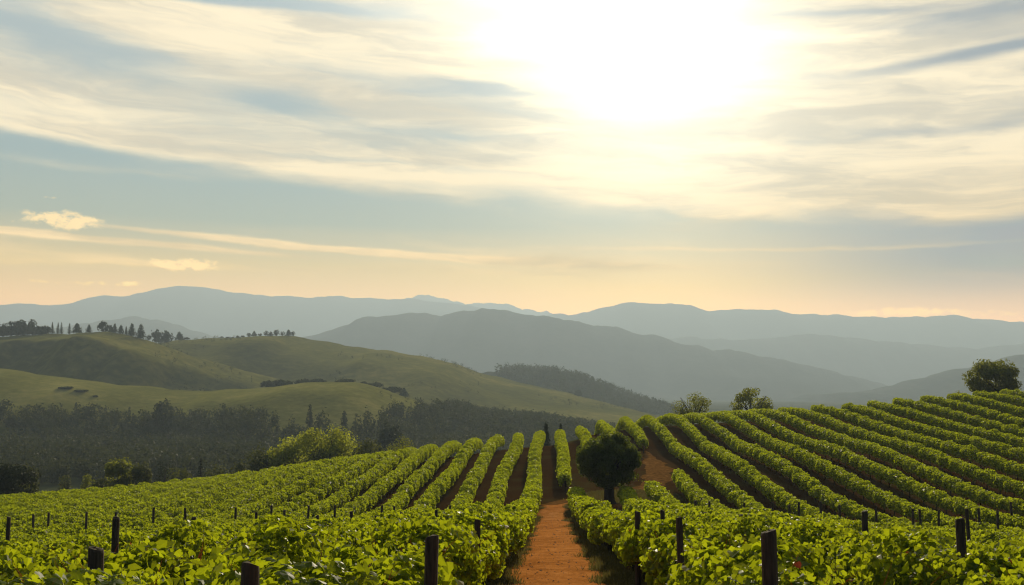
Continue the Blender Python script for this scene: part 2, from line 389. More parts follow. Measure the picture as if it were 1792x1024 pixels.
# ------------------------------------------------------------------ setting: ground, path, hills, mountains
def grow(a, b, n, p=2.6):
    t = np.linspace(0, 1, n + 1)[1:]; return a + (b - a) * t ** p
def grid_mesh(name, xs, ys, fz, mat, attrs=None):
    X, Y = np.meshgrid(xs, ys); Z = fz(X, Y)
    V = np.stack([X.ravel(), Y.ravel(), Z.ravel()], 1)
    nx, ny = len(xs), len(ys); i = np.arange(nx * ny).reshape(ny, nx)
    q = np.stack([i[:-1, :-1].ravel(), i[:-1, 1:].ravel(), i[1:, 1:].ravel(), i[1:, :-1].ravel()], 1)
    return mesh(name, V, [q], mat, True, attrs=attrs(X.ravel(), Y.ravel()) if attrs else None)

gx = np.concatenate([grow(-66, -9000, 50)[::-1], np.arange(-66, 84.01, .7), grow(84, 9000, 50)])
gy = np.concatenate([grow(-8, -58, 14, 1.5)[::-1], np.arange(-8, 190.01, .65), grow(190, 9400, 70)])
_gm = Waves(2, 3, .25, 21)
def ground_attrs(X, Y):
    edge = 106 + 55 * smoothstep(X, 1, 14) - 18 * smoothstep(-X, 5, 46)
    s = smoothstep(Y, -60, -50) * (1 - smoothstep(Y, edge, edge + 6)) * smoothstep(X, -60, -54) * (1 - smoothstep(X, 78, 86))
    n = _gm(X, Y)
    g1 = np.exp(-(((X - 5.3) / 3.2) ** 2 + ((Y - 64.5) / 3.5) ** 2) ** 2)              # green patch by the round tree
    verge = np.exp(-((np.abs(X + .03) - 1.05) / .28) ** 2) * (Y < 58) * .6
    dip = smoothstep(Y, edge - 1, edge + 8) * (1 - smoothstep(Y, 165, 200))
    return {'soil': s, 'grass': np.clip(np.maximum(np.maximum(g1 * (.9 + .3 * n), verge), dip * .9), 0, 1)}
ground = obj('ground', grid_mesh('ground', gx, gy, ground_z, ground_mat(), ground_attrs)); tag(ground, kind='structure')

def ribbon(name, pts, widths, mat, n=260, lift=.02, seed=3, cols=17):
    pts = np.array(pts, float); d = np.concatenate([[0], np.cumsum(np.hypot(*np.diff(pts, axis=0).T))]); s = np.linspace(0, d[-1], n)
    kx = np.hanning(13); kx /= kx.sum()
    cx = np.convolve(np.pad(np.interp(s, d, pts[:, 0]), 6, 'edge'), kx, 'valid'); cy = np.convolve(np.pad(np.interp(s, d, pts[:, 1]), 6, 'edge'), kx, 'valid')
    w = np.interp(s, d, widths); tx, ty = np.gradient(cx), np.gradient(cy); l = np.hypot(tx, ty) + 1e-9
    e = Waves(1, 5, 1.1, seed); u = np.linspace(-1, 1, cols)
    jl, jr = 1 + .14 * e(s), 1 + .14 * e(s + 90)
    off = np.where(u[None, :] < 0, u[None, :] * jl[:, None], u[None, :] * jr[:, None]) * w[:, None] / 2
    X = cx[:, None] + off * (ty / l)[:, None]; Y = cy[:, None] - off * (tx / l)[:, None]
    Z = ground_z(X, Y) + lift * (1.3 - np.abs(u)[None, :] ** 4 * 1.6)
    i = np.arange(n * cols).reshape(n, cols)
    q = np.stack([i[:-1, :-1].ravel(), i[:-1, 1:].ravel(), i[1:, 1:].ravel(), i[1:, :-1].ravel()], 1)
    return mesh(name, np.stack([X.ravel(), Y.ravel(), Z.ravel()], 1), [q], mat, True, attrs={'edge': np.tile(np.abs(u), n)})
M['path'] = path_mat()
M['track'] = plain_mat('brown_track_earth', [(.3, (.07, .040, .010)), (.5, (.16, .075, .018)), (.62, (.24, .11, .03)), (.75, (.32, .16, .05))], 3.0, 8, bump=.5, spec=0)
tag(obj('path', ribbon('path', [(.08, -4), (.1, 16), (.08, 26), (.02, 45), (.1, 57), (.5, 60.5)], [2.7, 2.65, 2.4, 2.15, 2.1, 2.1], M['path'])), kind='structure')
tag(obj('track', ribbon('track', [(-.3, 59.3), (1.2, 62.2), (4, 65.5), (7, 70), (8.3, 78), (8.6, 86), (8.5, 94)], [1.6, 1.8, 1.8, 2.0, 2.2, 1.8, .9], M['track'], lift=.03, seed=8)), kind='structure')

HILLS = []
def add_hill(name, f, ext, mat, nx=200, ny=120, crest=None):
    x0, x1, y0, y1 = ext
    tag(obj(name, grid_mesh(name, np.linspace(x0, x1, nx), np.linspace(y0, y1, ny), f, mat)), kind='structure'); HILLS.append(f)
    return f

def spur(Y0, line, amp, wid, off):
    xs = [ray(p, 0)[0] * Y0 for p, _ in line]; ys = [y for _, y in line]
    def g(X, Y, t):
        yc = np.interp(X, xs, ys); e = smoothstep(X, xs[0] - 20, xs[0] + 10) * (1 - smoothstep(X, xs[-1] - 10, xs[-1] + 25))
        return amp * e * np.exp(-((Y - yc) / wid) ** 2)
    return g
f_meadow, e_meadow = hill_fn([(-220, 630), (-80, 640), (0, 645), (100, 658), (200, 671), (330, 685), (460, 679), (560, 668), (640, 670), (700, 692), (760, 712), (860, 740)], 470, 165, 150, 1.6, 11)
f_hill1, e_hill1 = hill_fn([(-200, 606), (-60, 596), (0, 588), (60, 583), (130, 579), (190, 580), (240, 589), (300, 608), (360, 630), (420, 649), (470, 662), (540, 690)], 640, 195, 190, 1.8, 17,
                           spur(640, [(-20, 585), (150, 560), (240, 575), (330, 560), (420, 520)], 3.5, 26, 0), prof=[(0, 1), (48, .88), (120, .16), (175, .03), (195, 0)])
f_hill2, e_hill2 = hill_fn([(240, 606), (300, 599), (400, 592), (470, 586), (520, 588), (600, 603), (700, 617), (780, 632), (850, 655), (930, 674), (1000, 689), (1080, 710), (1180, 735)], 830, 360, 260, 3.0, 23,
                           spur(830, [(480, 760), (620, 720), (760, 690), (900, 660)], 5, 40, 0), prof=[(0, 1), (60, .90), (150, .58), (260, .18), (330, .03), (360, 0)])
f_ridge, e_ridge = hill_fn([(740, 664), (830, 652), (900, 650), (960, 655), (1020, 668), (1080, 690), (1130, 708), (1180, 726)], 1150, 300, 300, 4, 29)
add_hill('hill', f_meadow, e_meadow, M['meadow'])
add_hill('hill', f_hill1, e_hill1, M['hill'])
add_hill('hill', f_hill2, e_hill2, M['hill'])
add_hill('hill', f_ridge, e_ridge, M['mountain'])
for pts, Y0, wf, rough, sd in (
    ([(520, 600), (590, 578), (650, 556), (700, 548), (790, 549), (840, 543), (880, 544), (940, 556), (1010, 565), (1080, 573), (1150, 590), (1200, 606), (1300, 622), (1400, 640), (1500, 668), (1580, 690)], 3300, 900, 30, 41),
    ([(1380, 705), (1440, 690), (1500, 688), (1560, 680), (1620, 662), (1680, 646), (1740, 640), (1790, 623), (1850, 612), (1960, 600)], 2300, 600, 18, 47),
    ([(60, 590), (140, 572), (230, 553), (300, 566), (380, 590), (470, 605), (540, 600)], 3900, 900, 25, 51),
    ([(1080, 606), (1180, 590), (1300, 596), (1420, 585), (1560, 600), (1700, 612), (1800, 600), (1950, 590)], 4600, 1100, 30, 53),
    ([(-160, 545), (0, 531), (90, 535), (150, 528), (190, 519), (270, 514), (320, 504), (360, 505), (420, 513), (480, 520), (600, 519), (700, 522), (760, 530), (840, 540), (930, 560), (1000, 575)], 6200, 1500, 45, 59),
    ([(920, 556), (970, 549), (1010, 549), (1050, 539), (1110, 532), (1190, 534), (1240, 544), (1300, 543), (1400, 551), (1500, 554), (1570, 558), (1640, 553), (1720, 558), (1800, 565), (1950, 560)], 6000, 1500, 45, 61),
    ([(600, 540), (680, 528), (720, 522), (752, 518), (780, 526), (820, 533), (856, 528), (890, 534), (930, 545), (952, 546), (990, 553), (1060, 560)], 7600, 1500, 60, 67)):
    f, e = hill_fn(pts, Y0, wf, wf, rough, sd)
    add_hill('mountain', f, e, M['mountain'], 260, 110)

def land_z(X, Y):
    return np.maximum.reduce([ground_z(X, Y)] + [f(X, Y) for f in HILLS[:4]])

# ------------------------------------------------------------------ leaves
def frames(N, roll):
    N = N / (np.linalg.norm(N, axis=1)[:, None] + 1e-9)
    up = np.tile([0, 0, -1.0], (len(N), 1)) + .8 * np.random.default_rng(len(N)).normal(size=N.shape)
    T = up - (up * N).sum(1)[:, None] * N; T /= np.linalg.norm(T, axis=1)[:, None] + 1e-9
    return N, T, np.cross(N, T)
_lobe = []
for k in range(21):
    th = -math.pi + (k + .5) * 2 * math.pi / 21
    r = .45 + .065 * math.cos(5 * th) + (.025 if k % 2 else -.015) - (.22 if abs(abs(th) - math.pi) < .3 else 0)
    _lobe.append((r * math.sin(th), r * math.cos(th) * 1.05, -.35 * r * r + .10 * abs(math.sin(th)) * r))
SHAPES = {
    'quad': (np.array([(0, -.5, 0), (.42, 0, .10), (0, .5, 0), (-.42, 0, .10)]), [np.array([(0, 1, 2), (0, 2, 3)])]),
    'hex': (np.array([(0, -.42, .02), (.44, -.30, .10), (.42, .16, .07), (0, .55, -.08), (-.42, .16, .07), (-.44, -.30, .10)]), [np.array([(0, 1, 2, 3), (0, 3, 4, 5)])]),
    'lobed': (np.array([(0, -.05, .03)] + _lobe), [np.array([(0, 1 + k, 1 + (k + 1) % 21) for k in range(21)])]),
    'blade': (np.array([(-.06, 0, 0), (.06, 0, 0), (.02, 1, .18)]), [np.array([(0, 1, 2)])]),
}
def leaves(P, N, size, shape, tint):
    N, T, B = frames(N, None); tv, tf = SHAPES[shape]
    V = P[:, None, :] + size[:, None, None] * (tv[None, :, :1] * B[:, None, :] + tv[None, :, 1:2] * T[:, None, :] + tv[None, :, 2:] * N[:, None, :])
    rr_ = np.random.default_rng(len(P) + 1); V = V + (size * rr_.uniform(-.6, 1.6, len(P)))[:, None, None] * tv[None, :, 2:] * N[:, None, :]
    k = len(tv); base = (np.arange(len(P)) * k)[:, None, None]
    F_ = [(f[None] + base).reshape(-1, f.shape[1]) for f in tf]
    return V.reshape(-1, 3), F_, np.repeat(tint, k)
def join(parts):
    V, Fs, T, o = [], [], [], 0
    for v, f, t in parts:
        V.append(v); T.append(t); Fs += [x + o for x in f]; o += len(v)
    return np.concatenate(V), Fs, np.concatenate(T)

# ------------------------------------------------------------------ vine rows
VH, V0 = 1.50, .50            # canopy top and bottom
def can_h(y): return np.interp(y, [4, 7, 10, 15, 25, 40, 57, 95], [1.42, 1.28, 1.14, 1.0, .94, .96, 1.12, 1.40])
def row_foliage(xf, y0, y1, seed, full=1.0):
    r = np.random.default_rng(seed)
    w1 = Waves(2, 3, 1.7, seed); w2 = Waves(1, 4, 2.2, seed + 5)
    n_s = int((y1 - y0) / .25) + 2
    sy = np.linspace(y0, y1, n_s); sx = xf(sy); sz = ground_z(sx, sy)
    parts = []
    def at(y):
        return np.interp(y, sy, sx), np.interp(y, sy, sz)
    def taper(y): return np.clip(np.minimum((y - y0) / .5, (y1 - y) / .5), 0, 1) ** .5
    # segments with their own density and leaf size
    edges = [y0] + [e for e in (7, 11, 17, 26, 38, 52, 70, 90, 115) if y0 < e < y1] + [y1]
    for a, b in zip(edges[:-1], edges[1:]):
        ym = .5 * (a + b); L = b - a
        if ym < 9: s, den, shape = .080, 2300, 'lobed'
        elif ym < 17: s, den, shape = .086, 1750, 'hex'
        elif ym < 30: s, den, shape = .094, 1200, 'hex'
        elif ym < 52: s, den, shape = .104, 800, 'hex'
        elif ym < 75: s, den, shape = .13, 480, 'quad'
        elif ym < 100: s, den, shape = .128, 480, 'quad'
        else: s, den, shape = .145, 370, 'quad'
        n = int(L * den * full)
        if n < 3: continue
        y = r.uniform(a, b, n); ph = r.uniform(-.35 * math.pi, 1.35 * math.pi, n)
        inner = r.random(n) < .22
        rad = np.where(inner, r.uniform(.35, .8, n), r.uniform(.82, 1.1, n)) * (1 + np.interp(y, [16, 30, 60], [.30, .18, .05]) * w1(y, ph * .9))
        x0, z0 = at(y); tp = taper(y)
        hc = can_h(y); zb = np.interp(y, [50, 75], [.43, .34]) * hc; zm = .5 * (hc + zb)
        ax = (np.interp(y, [10, 50, 90], [.42, .40, .42]) + .05 * w2(y)) * (.3 + .7 * tp); bz = (.5 * (hc - zb) + .05 * w2(y + 50)) * (.5 + .5 * tp)
        cs, sn = np.cos(ph), np.sin(ph)
        sq = 1 / np.maximum(np.abs(cs), np.abs(sn)) ** .35          # a little boxier than an ellipse
        P = np.stack([x0 + ax * rad * cs * sq, y, z0 + zm + .05 * w2(y + 90) + bz * rad * sn * sq], 1)
        N = np.stack([cs * .9, r.normal(0, .35, n) - .15, sn * .7 + .35], 1) + r.normal(0, .6 if ym < 45 else .85, (n, 3))
        parts.append(leaves(P, N, s * r.uniform(.5, 1.35, n), shape, np.clip(r.beta(1.1, 1.3, n), 0, .98)))
        # shoots that stick out of the top
        if ym < 60:
            ns = int(L * (6.5 if ym < 26 else 3)); k = 7
            yy = r.uniform(a, b, ns); xx, zz = at(yy); h = r.uniform(.06, .24, ns) * np.interp(yy, [8, 16, 60], [1, .55, .5]); lean = r.normal(0, .22, (ns, 2))
            tt = np.tile(np.linspace(.1, 1, k), ns); ii = np.repeat(np.arange(ns), k)
            P = np.stack([xx[ii] + r.uniform(-.3, .3, ns)[ii] + lean[ii, 0] * tt + r.normal(0, .035, ns * k), yy[ii] + lean[ii, 1] * tt + r.normal(0, .035, ns * k), zz[ii] + can_h(yy)[ii] - .06 + h[ii] * tt], 1)
            N = np.stack([r.normal(0, .8, ns * k), r.normal(-.2, .8, ns * k), r.normal(.5, .5, ns * k)], 1)
            if ym < 17:                    # the brown cane that carries the shoot
                q0 = np.stack([xx + r.uniform(-.3, .3, ns), yy, zz + can_h(yy) - .18], 1); q1 = q0 + np.stack([lean[:, 0] * 1.4, lean[:, 1] * 1.4, .2 + h], 1)
                cw = np.array([.006, .003, 0]); V3 = np.stack([q0 - cw, q0 + cw, q1], 1).reshape(-1, 3)
                parts.append((V3, [np.arange(ns * 3).reshape(-1, 3)], np.ones(ns * 3)))
            tn = r.uniform(.5, .97, ns * k); tn[r.random(ns * k) < .02] = 1.0
            parts.append(leaves(P, N, s * r.uniform(.45, .95, ns * k) * (1.15 - .5 * tt), shape if shape != 'lobed' else 'lobed', tn))
    # inner tube in dark leaf colour, added to stop daylight showing through the hedge
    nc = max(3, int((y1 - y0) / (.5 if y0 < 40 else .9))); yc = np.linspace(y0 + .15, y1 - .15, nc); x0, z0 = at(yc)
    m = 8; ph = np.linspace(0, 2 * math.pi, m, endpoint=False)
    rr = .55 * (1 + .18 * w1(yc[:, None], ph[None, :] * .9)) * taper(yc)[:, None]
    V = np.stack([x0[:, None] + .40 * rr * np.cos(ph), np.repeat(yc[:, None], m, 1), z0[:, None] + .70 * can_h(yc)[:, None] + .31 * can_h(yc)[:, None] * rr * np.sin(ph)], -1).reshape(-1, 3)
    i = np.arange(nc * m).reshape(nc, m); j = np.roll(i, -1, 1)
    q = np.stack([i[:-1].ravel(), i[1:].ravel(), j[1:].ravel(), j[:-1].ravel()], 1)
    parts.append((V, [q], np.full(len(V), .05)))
    return join(parts)

def trunk_mesh(seed, h=.72, rad=.032):
    r = np.random.default_rng(seed); k, m = 6, 6; V = []
    off = np.cumsum(r.normal(0, .018, (k, 2)), 0)
    for a in range(k):
        t = a / (k - 1); rr = rad * (1.35 - .5 * t) * r.uniform(.85, 1.15)
        for b in range(m):
            th = 6.283 * b / m; V.append((off[a, 0] + rr * math.cos(th) * r.uniform(.85, 1.15), off[a, 1] + rr * math.sin(th), -.06 + (h + .06) * t))
    i = np.arange(k * m).reshape(k, m); j = np.roll(i, -1, 1)
    return mesh('trunk', V, [np.stack([i[:-1].ravel(), j[:-1].ravel(), j[1:].ravel(), i[1:].ravel()], 1)], M['bark'], True)
TRUNKS = [trunk_mesh(s, rad=.026 + .004 * (s % 3)) for s in range(6)]

ORD = ['first', 'second', 'third', 'fourth', 'fifth', 'sixth', 'seventh', 'eighth', 'ninth', 'tenth', 'eleventh', 'twelfth', 'thirteenth', 'fourteenth', 'fifteenth', 'sixteenth', 'seventeenth', 'eighteenth', 'nineteenth', 'twentieth', 'twenty-first', 'twenty-second', 'twenty-third', 'twenty-fourth', 'twenty-fifth', 'twenty-sixth', 'twenty-seventh', 'twenty-eighth', 'twenty-ninth', 'thirtieth']
n_tr = 0
def vine_row(xf, y0, y1, seed, label, group, trunks=None):
    global n_tr
    xb = float(xf(y0)); t = empty('vine_row', (xb, y0, float(ground_z(xb, y0))))
    tag(t, label, 'vine row', group)
    V, Fs, T = row_foliage(xf, y0, y1, seed)
    V = V - np.array(t.location)
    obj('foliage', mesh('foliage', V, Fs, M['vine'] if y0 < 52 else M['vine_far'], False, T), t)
    if trunks:
        a, b, step = trunks; ys = np.arange(max(a, y0 + .2), min(b, y1), step)[:100]
        r = np.random.default_rng(seed + 77); ys = ys + r.uniform(-.2, .2, len(ys)) * step
        for q, y in enumerate(ys):
            x = float(xf(y)) + r.normal(0, .03)
            o = obj('trunk', TRUNKS[q % 6], t, (x - t.location.x, y - t.location.y, float(ground_z(x, y)) - t.location.z))
            o.rotation_euler = (0, 0, r.uniform(0, 6.28)); n_tr += 1
    return t

def wob(x0, seed, amp=.10):
    w = Waves(1, 2, .12, seed); return lambda y: x0 + amp * w(np.asarray(y, float))
LX = [-(1.22 + 2.05 * k) for k in range(26)]
for k, x in enumerate(LX):
    y0 = max(2.3, abs(x) / .60 - 1.5); y1 = 101 - 13 * smoothstep(abs(x), 3, 46)
    where = 'running beside the left edge of the orange path and on up the slope' if k == 0 else f'{ORD[k]} vine row to the left of the orange path'
    lab = 'vine row ' + where if k == 0 else where
    vine_row(wob(x, 100 + k), y0, float(y1), 100 + k, lab, 'vine rows left of the path', (12, 60, .9) if k == 0 else ((52, 95, 2.2) if k < 8 else None))
_wr = wob(0, 200, .08)
def row_right_of_path(y): return _wr(y) + np.interp(y, [20, 57], [1.62, 1.30])
# short rows to the right of the path, ending at the bend
for k, (x, ye) in enumerate(((1.30, 57.5), (3.9, 59), (6.3, 64), (8.6, 69.5))):
    y0 = max(2.3, x / .50 - 1.5)
    xf = wob(x, 200 + k, .08)
    if k == 0: xf = row_right_of_path
    if k == 1: xf = lambda y, f=xf: f(y) + .35 * smoothstep(y, 40, 58)
    lab = ['vine row along the right edge of the orange path, bare dark trunks below', 'vine row whose far end stops just right of the round tree', 'short-ended vine row stopping at the grass patch right of the round tree', 'vine row ending at the bare brown bank above the grass patch'][k]
    vine_row(xf, y0, ye, 200 + k, lab, 'vine rows right of the path that end at the bend', (9, 57, .62) if k == 0 else ((40, 70, 1.4) if k > 1 else None))
# rows on the slope behind the bend
for k, (x, a, b) in enumerate(((.85, 66.5, 102), (3.1, 84, 112), (5.7, 88, 126), (8.35, 92, 146))):
    lab = ['single narrow vine row straight above the end of the path, with a bare stem below', 'vine row cresting the slope just left of the round tree', 'vine row cresting the slope directly above the round tree', 'vine row at the crest just right of the one above the round tree'][k]
    vine_row(wob(x, 230 + k, .06), a, b, 230 + k, lab, 'vine rows on the slope behind the bend', (66.9, 110, 3) if k == 0 else (84, 100, 2.5))
# long rows of the right hand hill
x = 10.9
for k in range(20):
    y0 = max(2.3, x / .50 - 1.5); y1 = 158 - 42 * smoothstep(x, 10, 34)
    if y0 > y1 - 5: break
    lab = f'{ORD[k]} long vine row of the right-hand hill, counted from the bare brown track' 
    vine_row(wob(x, 300 + k), y0, float(y1), 300 + k, lab, 'long vine rows on the right hand hill', (max(50, y0), 100, 1.9) if x < 42 else None)
    x += 2.75 + .02 * k

# trellis wires of the two rows that flank the path belong to those rows
def wire_for(root, xf, a, b, h):
    ys = np.arange(a, b, 1.0); xs = xf(ys); zs = ground_z(xs, ys) + h; m = 4
    V = np.stack([np.repeat(xs[:, None], m, 1) + .004 * np.cos(np.arange(m) * 1.571), np.repeat(ys[:, None], m, 1), zs[:, None] + .004 * np.sin(np.arange(m) * 1.571)], -1).reshape(-1, 3) - np.array(root.location)
    i = np.arange(len(ys) * m).reshape(-1, m); j = np.roll(i, -1, 1)
    obj('wire', mesh('wire', V, [np.stack([i[:-1].ravel(), i[1:].ravel(), j[1:].ravel(), j[:-1].ravel()], 1)], M['wire']), root)
for o in [o for o in C.objects if ' edge of the orange path' in o.get('label', '')]:
    right = 'right edge' in o['label']; wire_for(o, row_right_of_path if right else wob(LX[0], 100), 3, 56, .45)

# ------------------------------------------------------------------ trellis posts
def post_mesh(h, rad, seed):
    r = np.random.default_rng(seed); m = 14; zs = [-.35, .1, h * .35, h * .7, h - .02, h, h]; V = []; ln = r.normal(0, .02, 2)
    kb = 1 + .06 * Waves(1, 3, 1.2, seed)(np.arange(m))
    for a, z in enumerate(zs):
        rr = rad * (1.05 - .06 * z / h) * (.93 if a == 5 else 1.0) * (0.02 if a == 6 else 1.0)
        for b in range(m):
            th = 6.283 * b / m; V.append((ln[0] * z + rr * kb[b] * math.cos(th), ln[1] * z + rr * kb[b] * math.sin(th), z + (.012 * math.sin(th + seed) if a >= 4 else 0)))
    i = np.arange(len(zs) * m).reshape(-1, m); j = np.roll(i, -1, 1)
    return mesh('trellis_post', V, [np.stack([i[:-1].ravel(), j[:-1].ravel(), j[1:].ravel(), i[1:].ravel()], 1)], M['post'])
ROWX = LX + [1.58, 3.9, 6.3, 8.6, 10.9, 13.65, 16.4, 19.2, 22.0, 24.9, 27.7]
POSTS = [(430, 985, 38, 'thick square-topped dark post at the bottom edge, nearest the camera'),
 (175, 960, 26, 'thick dark post standing among large leaves at the lower left'),
 (203, 906, 12, 'dark post with a flat top behind the thick lower-left post'),
 (340, 905, 8, 'slim dark post between the two thick posts of the left field'),
 (540, 932, 17, 'stout dark post in the left field, just right of the nearest thick post'),
 (748, 937, 24, 'round-topped dark post at the near end of the row left of the path'),
 (835, 910, 10, 'dark post in the row beside the left edge of the path'),
 (661, 912, 10, 'short dark post in the left field among big leaves'),
 (700, 907, 7, 'small dark post just right of the short one in the left field'),
 (448, 897, 5, 'thin dark post far back in the left field'),
 (555, 902, 6, 'small post mid-way back in the left field'),
 (616, 895, 6, 'thin dark post farther back than the stout one of the left field'),
 (763, 902, 5, 'thin post two rows left of the path'),
 (15, 905, 7, 'dark post at the extreme left edge of the field'),
 (849, 902, 5, None), (858, 898, 4, None), (870, 893, 4, None),
 (1349, 930, 25, 'thick rough-barked dark post in the right foreground, nearest right of the path'),
 (1195, 907, 12, 'tall dark post standing clear at the right row beside the path'),
 (1115, 896, 10, 'slim dark post farther along the row right of the path'),
 (1158, 893, 8, 'short dark post sticking out one row right of the path'),
 (1234, 898, 8, 'dark rounded post behind the tall clear post on the right'),
 (1297, 901, 9, 'dark rounded post left of the thick right-hand post'),
 (1511, 894, 10, 'flat-topped dark post in the middle of the right field'),
 (1683, 909, 15, 'stout dark post near the right edge of the field'),
 (1695, 888, 6, 'leaning thin post close behind the stout right-edge post')]
POSTS += [(p, q, 4, None) for p, q in ((60, 892), (86, 893), (152, 886), (200, 893), (269, 887), (326, 889), (412, 888), (475, 883), (537, 885), (587, 884), (668, 884), (786, 885), (832, 882), (690, 886), (725, 887), (500, 893),
          (1383, 884), (1303, 880), (1351, 879), (1396, 873), (1436, 878), (1242, 878), (1217, 876), (1533, 866), (1597, 872), (1713, 870), (1742, 866), (1611, 878), (1470, 874), (1640, 880), (1770, 876))]
cnt = {'l': 0, 'r': 0}
far = sorted([p for p in POSTS if p[3] is None])
for n, (px, py, w, lab) in enumerate(POSTS):
    d = ray(px, py)[0]; Yw = F * .095 / w if w > 4 else 47
    best = min((x for x in ROWX if x * d > 0), key=lambda x: abs(math.log(max(x / d, .5) / Yw)))
    if abs(best) < 1.6 and w >= 10: best -= math.copysign(.30, best)
    Y = best / d; rad = min(max(w / F * Y / 2, .026), .062)
    Y = min(max(Y, 3.6), 56); xb = d * Y
    zg = float(ground_z(xb, Y)); h = min(max(ray(px, py)[1] * Y - zg, 1.15), 1.75 if Y > 9 else 2.0)
    if lab is None:
        side = 'left' if d < 0 else 'right'; q = [p for p in far if (ray(p[0], 0)[0] < 0) == (d < 0)]
        i = q.index((px, py, w, lab))
        lab = f'thin dark stake far back in the {side} field, {ORD[i]} from the {"left" if d < 0 else "path"}'
    o = obj('trellis_post', post_mesh(h, rad, 500 + n), None, (xb, Y, zg)); tag(o, lab, 'post', 'wooden posts among the vines')

# ------------------------------------------------------------------ trees
def crown_pts(kind, n, r):
    """unit crown (height 1, width 1, base at z=0): points, outward normals"""
    if kind == 'conifer':
        t = r.power(1.6, n); z = 1 - t; a = r.uniform(0, 6.283, n)
        tier = .72 + .28 * np.abs(np.sin(z * 24 + 1.5 * np.sin(a * 3)))
        rad = (.04 + .46 * t ** .85) * tier * r.uniform(.35, 1.05, n) * (1 + .18 * np.sin(a * 5 + z * 9))
        P = np.stack([rad * np.cos(a), rad * np.sin(a), z - .05 * rad], 1); N = np.stack([np.cos(a), np.sin(a), np.full(n, .5)], 1)
        return P, N
    K = {'round': 40, 'bush': 26, 'oak': 280, 'open': 34}[kind]
    c = r.normal(size=(K, 3)); c /= np.linalg.norm(c, axis=1)[:, None]; c *= r.uniform(.5, 1, (K, 1)) ** .4
    rc = {'round': .30, 'bush': .32, 'oak': .15, 'open': .24}[kind] * r.uniform(.7, 1.3, K)
    if kind == 'oak': c = c / np.linalg.norm(c, axis=1)[:, None] * r.uniform(.25, 1, (K, 1)) ** .38 * .87
    else: c *= .74
    k = r.integers(0, K, n); d = r.normal(size=(n, 3)); d /= np.linalg.norm(d, axis=1)[:, None]
    P = c[k] + d * (rc[k] * r.uniform(.55, 1.08, n) ** .6)[:, None]
    if kind in ('round', 'bush'): P[:, 2] = np.where(P[:, 2] < -.5, -.5 + (P[:, 2] + .5) * .4, P[:, 2])
    N = P * .7 + d * .6
    P = P * .5; P[:, 2] += .5
    if kind == 'bush': P[:, 2] = np.clip(P[:, 2], .02, None)
    return P, N

def limb(V, Fs, p, q, r0, r1, m=6, bend=0.0, r=None):
    k = 5; p, q = np.array(p, float), np.array(q, float); d = q - p; L = np.linalg.norm(d); u = np.cross(d, [.3, .9, .2]); u /= np.linalg.norm(u) + 1e-9; v = np.cross(d / L, u); o = len(V)
    bv = (r.normal(size=3) if r is not None else np.zeros(3)) * bend * L
    for a in range(k):
        t = a / (k - 1); c = p + d * t + bv * math.sin(math.pi * t); rr = r0 + (r1 - r0) * t
        for b in range(m):
            th = 6.283 * b / m; V.append(c + rr * (u * math.cos(th) + v * math.sin(th)))
    for a in range(k - 1):
        for b in range(m): Fs.append((o + a * m + b, o + a * m + (b + 1) % m, o + (a + 1) * m + (b + 1) % m, o + (a + 1) * m + b))

def tree_parts(kind, H, Wd, leaf, n, seed, trunk_frac):
    """meshes of crown and trunk, base at the origin"""
    r = np.random.default_rng(seed)
    ch = H * (1 - trunk_frac)
    P, N = crown_pts(kind, n, r)
    P = P * np.array([Wd, Wd, ch]) + np.array([0, 0, H * trunk_frac])
    V, Fs, T = leaves(P, N + r.normal(0, .35, N.shape), leaf * r.uniform(.6, 1.3, n), 'hex' if n > 3000 else 'quad', r.beta(2, 2, n))
    TV, TF = [], []; tr = max(.05, H * .035) * (2.4 if kind == 'oak' else 1)
    limb(TV, TF, (0, 0, -.3), (0, 0, H * max(trunk_frac, .12) + ch * (.25 if kind != 'conifer' else .9)), tr, tr * (.7 if kind != 'conifer' else .15), 8)
    if kind == 'oak': limb(TV, TF, (0, 0, -.3), (0, 0, .25), tr * 1.7, tr * 1.0, 10)
    if kind != 'conifer':
        nb = {'oak': 9, 'open': 22}.get(kind, 6)
        for b in range(nb):
            a = 6.283 * b / nb + r.uniform(-.3, .3); e = r.uniform(.35, .82)
            z0 = H * trunk_frac + ch * r.uniform(.0, .2)
            limb(TV, TF, (0, 0, z0), (math.cos(a) * Wd * .31 * math.sqrt(1 - (e - .5) ** 2 * 3) , math.sin(a) * Wd * .31 * math.sqrt(1 - (e - .5) ** 2 * 3), H * trunk_frac + ch * e), tr * .5, tr * .12, 5, .08, r)
    return (V, Fs, T), (TV, [np.array(TF)])

def tree(name, label, cat, loc, kind, H, Wd, mat, leaf, n, seed, trunk_frac=.15, group=None, depth=1.0):
    t = empty(name, loc); tag(t, label, cat, group)
    (V, Fs, T), (TV, TF) = tree_parts(kind, H, Wd, leaf, n, seed, trunk_frac)
    obj('crown', mesh('crown', V, Fs, M[mat], False, T), t)
    obj('trunk', mesh('trunk', TV, TF, M['bark'], True), t)
    return t

def plant(px, py_top, w, Y, zfun=None, min_h=.8):
    """where a tree of the photograph stands at depth Y: location, height and width"""
    dx, dz = ray(px, py_top)
    if zfun is None:                               # out on the hills: stand on the line where the land meets what is behind it
        ys = np.linspace(Y - 70, Y + 70, 71) if Y > 600 else np.array([Y]); Y = float(ys[np.argmax(land_z(dx * ys, ys) / ys)])
    X = dx * Y; zg = float((zfun or land_z)(X, Y))
    return (X, Y, zg - .05), max(dz * Y - zg, min_h), w / F * Y

# the round tree by the path
loc, H, Wd = plant(1065, 753, 110, 60.5, ground_z)
print('oak', loc, H, Wd)
tree('round_tree', 'dark dense round-headed tree on a thick trunk beside the bend of the path', 'tree', loc, 'oak', H, Wd * 1.1, 'oak', .11, 32000, 901, .20)

